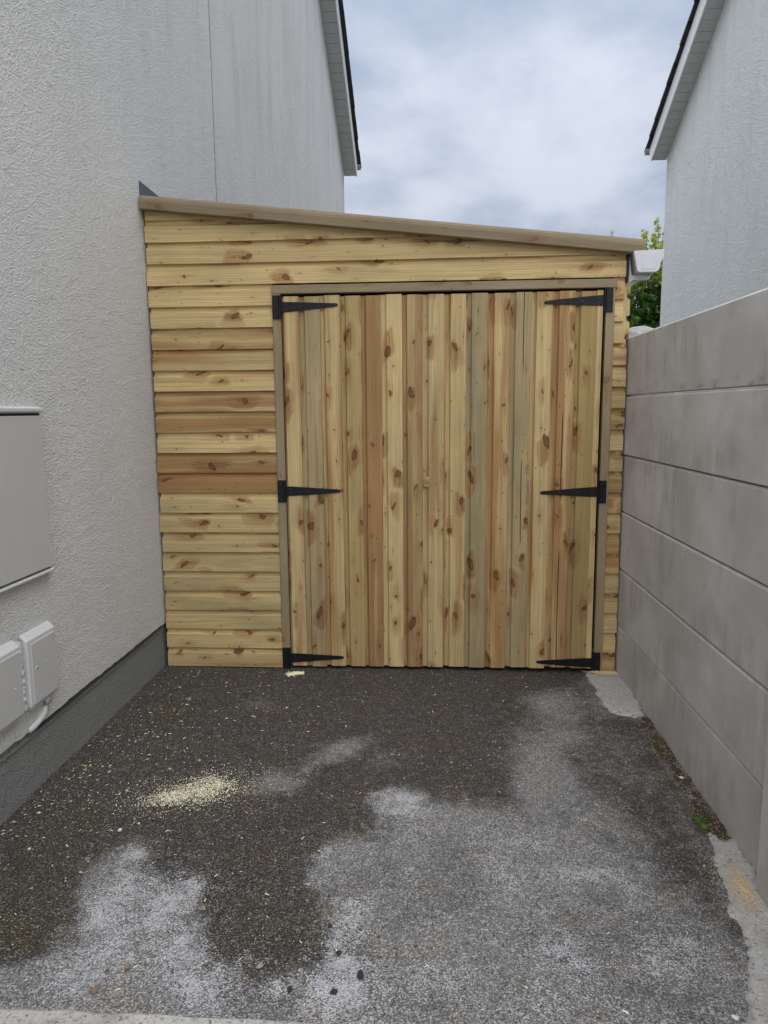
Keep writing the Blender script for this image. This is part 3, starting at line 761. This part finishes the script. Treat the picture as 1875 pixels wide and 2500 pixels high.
# masonry pier with a rounded mortar cap on the neighbour's side
pier = empty('garden_pier'); tag(pier, 'pale speckled mortar-capped pier showing just over the end of the concrete wall', 'pier')
MB().box(1.20, 1.56, 4.65, 4.99, -0.09, 1.85).build('shaft', M['rubble'], pier, bevel=0.02)
bm = bmesh.new(); bmesh.ops.create_icosphere(bm, subdivisions=4, radius=1)
for v in bm.verts:
    n_ = Vector(v.co); q = 1 + 0.13 * math.sin(n_.x * 5 + 1) * math.cos(n_.y * 4) + 0.05 * math.sin(n_.z * 11 + n_.x * 9)
    v.co = Vector((1.352 + n_.x * 0.175 * q, 4.82 + n_.y * 0.18 * q, 1.848 + n_.z * 0.085 * q))
me = bpy.data.meshes.new('cap'); bm.to_mesh(me); bm.free()
link('cap', me, M['rubble'], pier, smooth=True)

# ------------------------------------------------------------------ houses
def house(name, label, xw, sgn, y_eave, z_eave, slope, y_near, mat, over, low):
    """gable wall in the plane x = xw, body on the side -sgn; sgn = direction from wall into the alley"""
    h = empty(name); tag(h, label, 'house', 'rendered houses either side')
    ym = (y_eave + y_near) / 2; zr = z_eave + (y_eave - ym) * slope
    pts = []
    ys = list(np.arange(y_near, y_eave, 0.035 if low else 1.0)) + [y_eave]
    for y in ys:
        pts.append((xw, y, low + (rnd.random() - 0.5) * 0.007 if low else -0.05))
    pts += [(xw, y_eave, z_eave), (xw, ym, zr), (xw, y_near, z_eave)]
    MB().prism(pts, (-sgn * 7.0, 0, 0)).build('wall', mat, h)
    if low:
        MB().box(xw - 6.98, xw - 0.014, y_near + 0.01, y_eave - 0.01, -0.09, low + 0.06).build('plinth', M['plinth'], h)
        MB().box(xw - 0.0135, xw - 0.006, y_near + 0.01, 3.72, low - 0.034, low - 0.027).build('plinth_bead', M['plinth'], h)
        MB().tube([(xw - 0.007, y, low - 0.014 + 0.003 * math.sin(y * 9)) for y in np.arange(2.46, 3.73, 0.06)], 0.0055, 6).build('cable', M['cable'], h)
        cy_ = 5.080
        MB().box(xw - 0.01, xw + 0.0018, cy_ - 0.010, cy_ + 0.010, 0.3, z_eave + 2.5).build('expansion_joint', M['joint'], h)
        MB().box(xw - 0.01, xw + 0.0045, cy_ + 0.0105, cy_ + 0.0165, 0.3, z_eave + 2.5).build('joint_bead', M['render_a'], h)
        MB().box(xw - 0.01, xw + 0.0045, cy_ - 0.0165, cy_ - 0.0105, 0.3, z_eave + 2.5).build('joint_bead', M['render_a'], h)
    # roof: slab, verge tiles, barge board, soffit boards along the rake
    L = math.hypot(y_eave - ym, zr - z_eave); c, s = (y_eave - ym) / L, (zr - z_eave) / L
    d1 = Vector((0, -c, s)); up = Vector((0, s, c))             # up the rake, and square to it
    xo = xw + sgn * over
    e0 = Vector((0, y_eave, z_eave))
    rf = MB()
    a = e0 + up * 0.20 + d1 * -0.10; b = e0 + up * 0.20 + d1 * (L + 0.10)
    rf.prism([Vector((xo - sgn * 0.02, a.y, a.z)), Vector((xo - sgn * 0.02, b.y, b.z)), Vector((xo - sgn * 0.02, b.y, b.z)) + up * 0.03, Vector((xo - sgn * 0.02, a.y, a.z)) + up * 0.03], (-sgn * 7.2, 0, 0))
    mir = lambda p: Vector((p.x, 2 * ym - p.y, p.z))
    a2, b2 = mir(a), mir(b); up2 = Vector((0, -s, c))
    rf.prism([Vector((xo - sgn * 0.02, a2.y, a2.z)), Vector((xo - sgn * 0.02, b2.y, b2.z)), Vector((xo - sgn * 0.02, b2.y, b2.z)) + up2 * 0.03, Vector((xo - sgn * 0.02, a2.y, a2.z)) + up2 * 0.03], (-sgn * 7.2, 0, 0))
    rf = rf.build('roof', M['tile'], h)
    # verge tiles, lapping up the slope
    nT = int(L / 0.30); tm = None
    for i in range(nT):
        for mirror in (False, True):
            p0 = e0 + up * (0.232) + d1 * (i * 0.30 - 0.12)
            q = [p0 + up * 0.004, p0 + up * 0.052, p0 + d1 * 0.36 + up * 0.030, p0 + d1 * 0.36 + up * 0.004]
            xs = xo + sgn * (0.050 + rnd.random() * 0.014)
            q = [Vector((xs, v.y, v.z)) for v in q]
            if mirror: q = [mir(v) for v in q]
            MB().prism(q, (-sgn * 0.34, 0, 0)).build('roof_tile', M['tile'], rf)
    # mortar undercloak at the lowest tile
    p0 = e0 + up * 0.205 - d1 * 0.13
    MB().prism([Vector((xo + sgn * 0.052, p0.y, p0.z)), Vector((xo + sgn * 0.052, (p0 + up * 0.07).y, (p0 + up * 0.07).z)), Vector((xo + sgn * 0.052, (p0 + up * 0.07 + d1 * 0.1).y, (p0 + up * 0.07 + d1 * 0.1).z)), Vector((xo + sgn * 0.052, (p0 + d1 * 0.1).y, (p0 + d1 * 0.1).z))], (-sgn * 0.12, 0, 0)).build('verge_end', M['rubble'], h)
    # barge boards
    for mirror in (False, True):
        q = [e0 - d1 * 0.06 - up * 0.012, e0 + d1 * L - up * 0.012, e0 + d1 * L + up * 0.228, e0 - d1 * 0.06 + up * 0.228]
        q = [Vector((xo, v.y, v.z)) for v in q]
        if mirror: q = [mir(v) for v in q]
        MB().prism(q, (-sgn * 0.018, 0, 0)).build('barge_board', M['upvc'], h)
    # tongue and groove soffit
    nS = int(L / 0.15); sm = None
    for i in range(nS):
        for mirror in (False, True):
            p0 = e0 + d1 * (i * 0.15 - 0.05); p1 = p0 + d1 * 0.144
            q = [p0, p1, p1 + up * 0.012, p0 + up * 0.012]
            q = [Vector((xw + sgn * 0.0005, v.y, v.z)) for v in q]
            if mirror: q = [mir(v) for v in q]
            MB().prism(q, (sgn * (over - 0.0195), 0, 0)).build('soffit_board', M['soffit'], h)
    q = [e0 - d1 * 0.05 + up * 0.014, e0 + d1 * L + up * 0.014, e0 + d1 * L + up * 0.03, e0 - d1 * 0.05 + up * 0.03]
    MB().prism([Vector((xw + sgn * 0.001, v.y, v.z)) for v in q], (sgn * (over - 0.02), 0, 0)).build('soffit_backing', M['dark_gap'], h)
    return h
house('house', 'white roughcast house with dark grey plinth and meter boxes beside the shed', XL, 1, 12.96, 5.492, 0.538, -1.8, M['render_a'], 0.225, 0.252)
house('house', 'pale blue-grey rendered house standing behind the concrete panel wall', 3.879, -1, 12.5, 5.453, 0.585, -1.8, M['render_b'], 0.25, 0)

# ------------------------------------------------------------------ meter boxes on the house wall
mb = empty('meter_cabinet'); tag(mb, 'large grey meter cabinet with hinged door set in the white house wall', 'meter box')
xf = XL
MB().box(xf + 0.0002, xf + 0.016, 2.03, 2.598, 0.812, 1.437).build('cabinet_frame', M['box_light'], mb, bevel=0.006, seg=3)
MB().box(xf + 0.0165, xf + 0.0175, 2.048, 2.584, 0.826, 1.412).build('door_gap', M['dark_gap'], mb)
MB().box(xf + 0.0178, xf + 0.027, 2.05, 2.580, 0.832, 1.404).build('door', M['box'], mb, bevel=0.004, seg=3)
MB().box(xf + 0.0165, xf + 0.034, 2.03, 2.590, 1.4155, 1.434).build('drip_lip', M['box_light'], mb, bevel=0.006, seg=3)
MB().box(xf + 0.0165, xf + 0.029, 2.03, 2.592, 0.812, 0.8235).build('sill_lip', M['box_light'], mb, bevel=0.004, seg=3)
for z0, z1 in ((1.352, 1.40), (0.835, 0.868)):
    MB().box(xf + 0.0165, xf + 0.0235, 2.5825, 2.590, z0, z1).build('hinge', M['box_light'], mb, bevel=0.002)
MB().cyl((xf + 0.027, 2.335, 1.15), X, 0.0035, 0.0012, 10).build('rivet', M['box_light'], mb)

def small_box(y0, y1, z0, z1, label, screw):
    b = empty('meter_box'); tag(b, label, 'meter box', 'small painted meter boxes')
    p = 0.030
    MB().prism([(xf + 0.0003, y0 - 0.004, z0), (xf + 0.0003, y0 - 0.004, z1 + 0.012), (xf + 0.010, y0 - 0.004, z1 + 0.012), (xf + p, y0 - 0.004, z1 - 0.012), (xf + p, y0 - 0.004, z0)], (0, y1 - y0 + 0.008, 0)).build('housing', M['box_light'], b, bevel=0.005, seg=3)
    MB().box(xf + p + 0.0004, xf + p + 0.0045, y0 + 0.014, y1 - 0.006, z0 + 0.006, z1 - 0.026).build('cover', M['box'], b, bevel=0.002)
    for (yy, zz, r) in screw:
        MB().cyl((xf + p + 0.0045, yy, zz), X, r, 0.002, 12).build('screw', M['box_light'], b)
        if r > 0.005: MB().cyl((xf + p + 0.0064, yy, zz), X, r * 0.5, 0.0006, 10).build('screw_slot', M['dark_gap'], b)
    MB().box(xf + 0.004, xf + p - 0.002, y0, y1, z0 - 0.006, z0 - 0.0005).build('drip_edge', M['box'], b)
    return b
small_box(2.368, 2.552, 0.352, 0.612, 'small painted box with round lock, above the curved conduit', [(2.408, 0.487, 0.0085), (2.474, 0.492, 0.004)])
small_box(2.085, 2.316, 0.352, 0.612, 'small painted box farther from the shed, without a round lock', [(2.268, 0.465, 0.004)])
# lumpy filler squeezed between the two boxes, and the conduit below
fp = []; ff = []; nz = 44
for i in range(nz + 1):
    z = 0.352 + 0.262 * i / nz
    for j in range(6):
        y = 2.321 + 0.042 * j / 5
        bul = (1 - abs(j - 2.5) / 2.8) * (0.010 + 0.016 * rnd.random()) + 0.002
        fp.append((xf + bul + (0.004 if 0 < j < 5 else 0), y, z))
for i in range(nz):
    for j in range(5):
        a = i * 6 + j; ff.append((a, a + 1, a + 7, a + 6))
o = MB().poly(fp, ff).build('filler', M['filler'], smooth=True); tag(o, 'lumpy white filler squeezed between the two small meter boxes', 'filler')
pth = [(xf + 0.012, 2.492, 0.350), (xf + 0.011, 2.499, 0.335), (xf + 0.008, 2.502, 0.318), (xf + 0.006, 2.497, 0.300), (xf + 0.005, 2.484, 0.285), (xf + 0.004, 2.466, 0.274), (xf + 0.003, 2.442, 0.265), (xf + 0.001, 2.415, 0.259), (xf - 0.004, 2.385, 0.255)]
o = MB().tube(pth, 0.012, 10).build('conduit', M['box_light'], smooth=True); tag(o, 'bent white conduit curling out below the small box above the plinth', 'conduit')

# ------------------------------------------------------------------ tree behind the shed
def leaf_mesh(name, centers, sizes, mat, parent):
    base = np.array([(0, 0, 0), (0.30, 0.22, 0.05), (0.52, 0.62, 0.0), (0.20, 0.55, 0.06), (0, 1.0, -0.05), (-0.20, 0.55, 0.06), (-0.52, 0.62, 0.0), (-0.30, 0.22, 0.05)]) - np.array([0, 0.5, 0])
    n = len(centers); ax = rng.normal(size=(n, 3)); ax[:, 2] = np.abs(ax[:, 2]) + 0.35
    ax /= np.linalg.norm(ax, axis=1)[:, None]
    t = rng.normal(size=(n, 3)); t[:, 2] -= 0.7
    t -= (t * ax).sum(1)[:, None] * ax; t /= np.linalg.norm(t, axis=1)[:, None]
    b = np.cross(ax, t)
    V = centers[:, None, :] + sizes[:, None, None] * (base[None, :, 0, None] * b[:, None, :] + base[None, :, 1, None] * t[:, None, :] + base[None, :, 2, None] * ax[:, None, :])
    V = V.reshape(-1, 3)
    F = (np.array([[0, 1, 2, 3], [0, 3, 4, 5], [0, 5, 6, 7]])[None] + (np.arange(n) * 8)[:, None, None]).reshape(-1, 4)
    me = bpy.data.meshes.new(name); me.from_pydata(V.tolist(), [], F.tolist())
    return link(name, me, mat, parent)
tree = empty('garden_tree'); tag(tree, 'bushy green tree with yellowing upright shoots rising behind the shed gutter', 'tree')
tr = MB(); tx, ty = 3.95, 14.6
tr.tube([(tx, ty, -0.1), (tx + 0.03, ty, 0.9), (tx - 0.02, ty, 1.7), (tx, ty, 2.6)], 0.1, 9, [0.13, 0.10, 0.08, 0.05])
cl_c = []; tips = []
for i in range(64):
    a = rnd.random() * 6.28; z0 = 0.9 + rnd.random() * 1.7; R = 0.25 + rnd.random() * 1.2
    p0 = Vector((tx, ty, z0)); p1 = Vector((tx + math.cos(a) * R, ty + math.sin(a) * R, z0 + 0.5 + rnd.random() * 1.4))
    p1.z = min(p1.z, 4.2 - 0.22 * R)
    tr.tube([p0, p0.lerp(p1, 0.5) + Vector((0, 0, 0.12)), p1], 0.03, 6, [0.035, 0.022, 0.008])
    for t in (0.45, 0.65, 0.82, 1.0): cl_c.append((p0.lerp(p1, t), 0.26))
shoots = [(3.43, 4.74), (3.62, 4.50), (3.78, 4.62), (3.98, 4.68), (4.07, 4.72), (4.22, 4.45), (4.34, 5.02), (4.28, 4.72), (4.16, 4.30), (4.38, 4.55), (4.55, 4.9), (3.9, 4.35), (4.10, 4.42), (4.19, 4.60), (4.02, 4.30)]
yl_c = []
for x, zt in shoots:
    yy = ty - 0.3 + rnd.random() * 0.6; xb = x * 14.3 / 14
    b0 = Vector((xb + (rnd.random() - 0.5) * 0.3, yy, 3.0)); tp = Vector((xb, yy, zt + 0.03))
    tr.tube([b0, b0.lerp(tp, 0.5), tp + Vector((0.01, 0, 0.06))], 0.01, 5, [0.016, 0.010, 0.003])
    for k in range(130 if x > 3.95 else 60):
        t = rnd.random(); p = b0.lerp(tp, 0.45 + 0.55 * t); w = 0.10 * (1 - t) + 0.022
        yl_c.append(p + Vector((rnd.gauss(0, w), rnd.gauss(0, w), rnd.gauss(0, 0.03))))
tr.build('trunk', M['bark'], tree, smooth=True)
cen = []
for p, r in cl_c:
    for k in range(80):
        cen.append((p.x + rnd.gauss(0, r * 0.62), p.y + rnd.gauss(0, r * 0.62), p.z + rnd.gauss(0, r * 0.5)))
cen = np.array(cen)
leaf_mesh('crown', cen, 0.075 + rng.random(len(cen)) * 0.07, M['leaf'], tree)
yc = np.array([tuple(p) for p in yl_c])
leaf_mesh('shoot_leaves', yc, 0.045 + rng.random(len(yc)) * 0.05, M['leaf_y'], tree)

# ------------------------------------------------------------------ loose stuff on the driveway
def flakes(name, pts, size, mat, label, cat, lift=0.001, aspect=(0.25, 0.7), chunk=False):
    pts = np.asarray(pts, float); n = len(pts)
    a = rng.random(n) * 6.283; L = size[0] + (size[1] - size[0]) * rng.random(n) ** 2
    W = L * (aspect[0] + (aspect[1] - aspect[0]) * rng.random(n))
    z = gh(pts[:, 0], pts[:, 1]) + lift + pts[:, 2] + 0.004
    ca, sa = np.cos(a), np.sin(a); ti = (rng.random(n) - 0.5) * 0.5
    V = np.zeros((n, 5, 3)); cs = [(-1, -1), (1, -0.7), (0.8, 1), (-0.9, 0.8)]
    for i, (p, q) in enumerate(cs):
        V[:, i, 0] = pts[:, 0] + 0.5 * (ca * L * p - sa * W * q); V[:, i, 1] = pts[:, 1] + 0.5 * (sa * L * p + ca * W * q)
        V[:, i, 2] = z + ti * L * p * 0.5
    V[:, 4, :2] = pts[:, :2]; V[:, 4, 2] = z + (W * 0.55 if chunk else L * 0.18)
    F = (np.array([[0, 1, 4], [1, 2, 4], [2, 3, 4], [3, 0, 4]])[None] + (np.arange(n) * 5)[:, None, None]).reshape(-1, 3)
    me = bpy.data.meshes.new(name); me.from_pydata(V.reshape(-1, 3).tolist(), [], F.tolist())
    o = link(name, me, mat); tag(o, label, cat, kind='stuff')
    return o
def zeros(p): return np.concatenate([p, np.zeros((len(p), 1))], 1)
# main sawdust spill: two lobes and a thin fringe
def spill(parts):
    P = []
    for n, cx, cy, sx, sy, rot in parts:
        q = rng.normal(size=(n, 2)) * (sx, sy); c, s = math.cos(rot), math.sin(rot)
        P.append(np.stack([cx + q[:, 0] * c - q[:, 1] * s, cy + q[:, 0] * s + q[:, 1] * c], 1))
    return np.concatenate(P)
P = spill([(2100, -0.925, 2.395, 0.060, 0.026, 0.25), (2100, -0.83, 2.46, 0.048, 0.050, 0.5), (3000, -0.87, 2.43, 0.10, 0.055, 0.4), (1300, -0.86, 2.44, 0.17, 0.10, 0.3)])
P = P[fbm(P[:, 0], P[:, 1], 75, 3, 91) + 0.5 * rng.random(len(P)) > 0.62]
den = np.exp(-(((P[:, 0] + 0.87) / 0.12) ** 2 + ((P[:, 1] - 2.43) / 0.07) ** 2))
P3 = np.concatenate([P, (rng.random(len(P)) * 0.005 * den)[:, None]], 1)
flakes('sawdust', P3, (0.002, 0.0065), M['sawdust'], 'pale yellow sawdust spilled on the dark tarmac', 'sawdust')
P = spill([(1500, 0.965, 3.69, 0.035, 0.014, 0.0), (600, 0.90, 3.70, 0.03, 0.008, 0), (250, 0.93, 3.66, 0.05, 0.03, 0)])
P = P[(P[:, 0] < XR - 0.004) & (P[:, 1] < D - 0.012)]
flakes('sawdust', zeros(P), (0.003, 0.008), M['sand'], 'tan sawdust at the foot of the door jamb beside the concrete wall', 'sawdust', lift=0.012)
P = spill([(2600, 0.935, 1.99, 0.020, 0.050, -0.2), (500, 0.92, 2.0, 0.04, 0.10, -0.2), (160, 0.86, 2.06, 0.02, 0.05, 0)])
P = P[P[:, 0] < 0.964]
flakes('sawdust', zeros(P), (0.0015, 0.005), M['sand'], 'sandy sawdust on the cement beside the concrete post', 'sawdust', lift=0.012)
P = spill([(160, -0.735, 3.63, 0.014, 0.012, 0), (160, -0.70, 3.645, 0.014, 0.010, 0)])
flakes('sawdust', zeros(P), (0.006, 0.014), M['sawdust'], 'little heap of pale shavings below the bottom hinge', 'shavings', lift=0.004, chunk=True)
# scattered shavings
n = 520
Q = np.stack([XL + 0.02 + (rng.random(n) ** 1.5) * 2.35, 1.5 + rng.random(n) * 2.2], 1)
Q2 = spill([(150, -1.33, 2.6, 0.08, 0.30, -0.1), (90, -1.25, 2.9, 0.1, 0.3, 0), (60, -0.9, 3.2, 0.3, 0.25, 0)])
Q = np.concatenate([Q, Q2]); Q = Q[(Q[:, 0] > XL + 0.01) & (Q[:, 0] < 0.92) & (Q[:, 1] > 1.50) & (Q[:, 1] < 3.70)]
flakes('wood_shavings', zeros(Q), (0.004, 0.016), M['sawdust'], 'thin wood shavings scattered over the tarmac', 'shavings', lift=0.002, aspect=(0.12, 0.3))
# straw and grit in the soil gap
n = 750
Q = np.stack([0.93 + rng.random(n) * 0.075, 2.22 + rng.random(n) * 0.95], 1)
flakes('straw', zeros(Q), (0.003, 0.011), M['straw'], 'dry straw and chaff lying in the soil gap along the wall', 'straw', lift=0.009, aspect=(0.15, 0.4))
# loose grit
M['grit'] = make_leaf('grit', (0.10, 0.10, 0.10), (0.28, 0.275, 0.27), (0.55, 0.55, 0.55))
n = 3000
Q = np.stack([XL + 0.02 + rng.random(n) * 2.42, 1.47 + rng.random(n) ** 1.3 * 2.2], 1)
flakes('loose_grit', zeros(Q), (0.003, 0.0085), M['grit'], 'fine grey and white grit loose on the tarmac', 'grit', lift=0.0005, aspect=(0.6, 1.0), chunk=True)
M['clod'] = plain('dark_clod', (0.035, 0.028, 0.022), 0.95, 0, 0.4, 120, 0.004)
M['stone_brown'] = plain('brown_stone', (0.22, 0.165, 0.11), 0.85, 0, 0.3, 60, 0.003)
M['stone_grey'] = plain('grey_stone', (0.28, 0.275, 0.27), 0.85, 0, 0.3, 60, 0.003)
M['stone_white'] = plain('white_stone', (0.62, 0.62, 0.60), 0.8, 0, 0.15, 60, 0.003)
def stone(x, y, r, mat, label, name='loose_stone', flat=0.6):
    bm = bmesh.new(); bmesh.ops.create_icosphere(bm, subdivisions=2, radius=1)
    a, b, c = rnd.random() * 6, rnd.random() * 6, rnd.random() * 6
    for v in bm.verts:
        n_ = Vector(v.co); q = 1 + 0.22 * math.sin(n_.x * 3 + a) * math.cos(n_.y * 3 + b) + 0.12 * math.sin(n_.z * 5 + c) + 0.1 * (rnd.random() - 0.5)
        v.co = Vector((n_.x * r * q, n_.y * r * 0.75 * q, n_.z * r * flat * q))
    zb = min(v.co.z for v in bm.verts)
    me = bpy.data.meshes.new(name); bm.to_mesh(me); bm.free()
    o = link(name, me, mat); o.location = (x, y, float(gh(np.array(x), np.array(y))) - zb + 0.001)
    o.rotation_euler.z = rnd.random() * 6
    tag(o, label, 'stone', 'loose stones and clods on the driveway')
stone(-0.77, 1.59, 0.0095, M['stone_brown'], 'brown rounded pebble alone on the whitened tarmac', flat=0.8)
stone(-0.17, 1.59, 0.012, M['clod'], 'largest dark clod of earth on the pale tarmac', 'earth_clod')
stone(-0.235, 1.665, 0.008, M['clod'], 'dark crumb of earth on the white bloom, up from the largest clod', 'earth_clod')
stone(-0.27, 1.76, 0.007, M['clod'], 'small dark crumb at the upper edge of the white bloom', 'earth_clod')
stone(-0.23, 1.54, 0.009, M['clod'], 'dark crumb of earth beside the kerb', 'earth_clod')
stone(-0.34, 1.54, 0.008, M['clod'], 'small dark clod near the kerb, towards the house', 'earth_clod')
stone(-0.59, 1.79, 0.007, M['clod'], 'black pebble at the edge of the damp tongue', 'earth_clod')
stone(-1.05, 2.18, 0.008, M['stone_white'], 'white chip on the dark tarmac below the sawdust', flat=0.4)
stone(-1.0, 2.22, 0.0055, M['stone_white'], 'smaller white chip just above another white chip', flat=0.4)
stone(-1.385, 2.27, 0.0065, M['stone_white'], 'white round chip close to the dark plinth', flat=0.3)
stone(-1.30, 2.06, 0.0065, M['stone_white'], 'white chip on the mossy tarmac', flat=0.5)
stone(-0.43, 1.61, 0.009, M['stone_grey'], 'grey pebble below the damp tongue')
stone(0.72, 1.53, 0.009, M['stone_white'], 'white chip beside the cement by the concrete post', flat=0.4)
stone(0.975, 2.63, 0.010, M['stone_white'], 'pale stone in the soil gap at the foot of the wall')
stone(-0.82, 1.512, 0.010, M['stone_brown'], 'brown flat pebble against the kerb')
# weed
pts = spill([(46, 0.915, 2.295, 0.014, 0.02, 0)])
wc = np.concatenate([pts, (0.008 + rng.random(len(pts)) * 0.022)[:, None]], 1)
we = leaf_mesh('weed', wc, 0.010 + rng.random(len(wc)) * 0.010, M['weed'], None)
tag(we, 'small green weed tuft growing at the edge of the cement', 'weed')
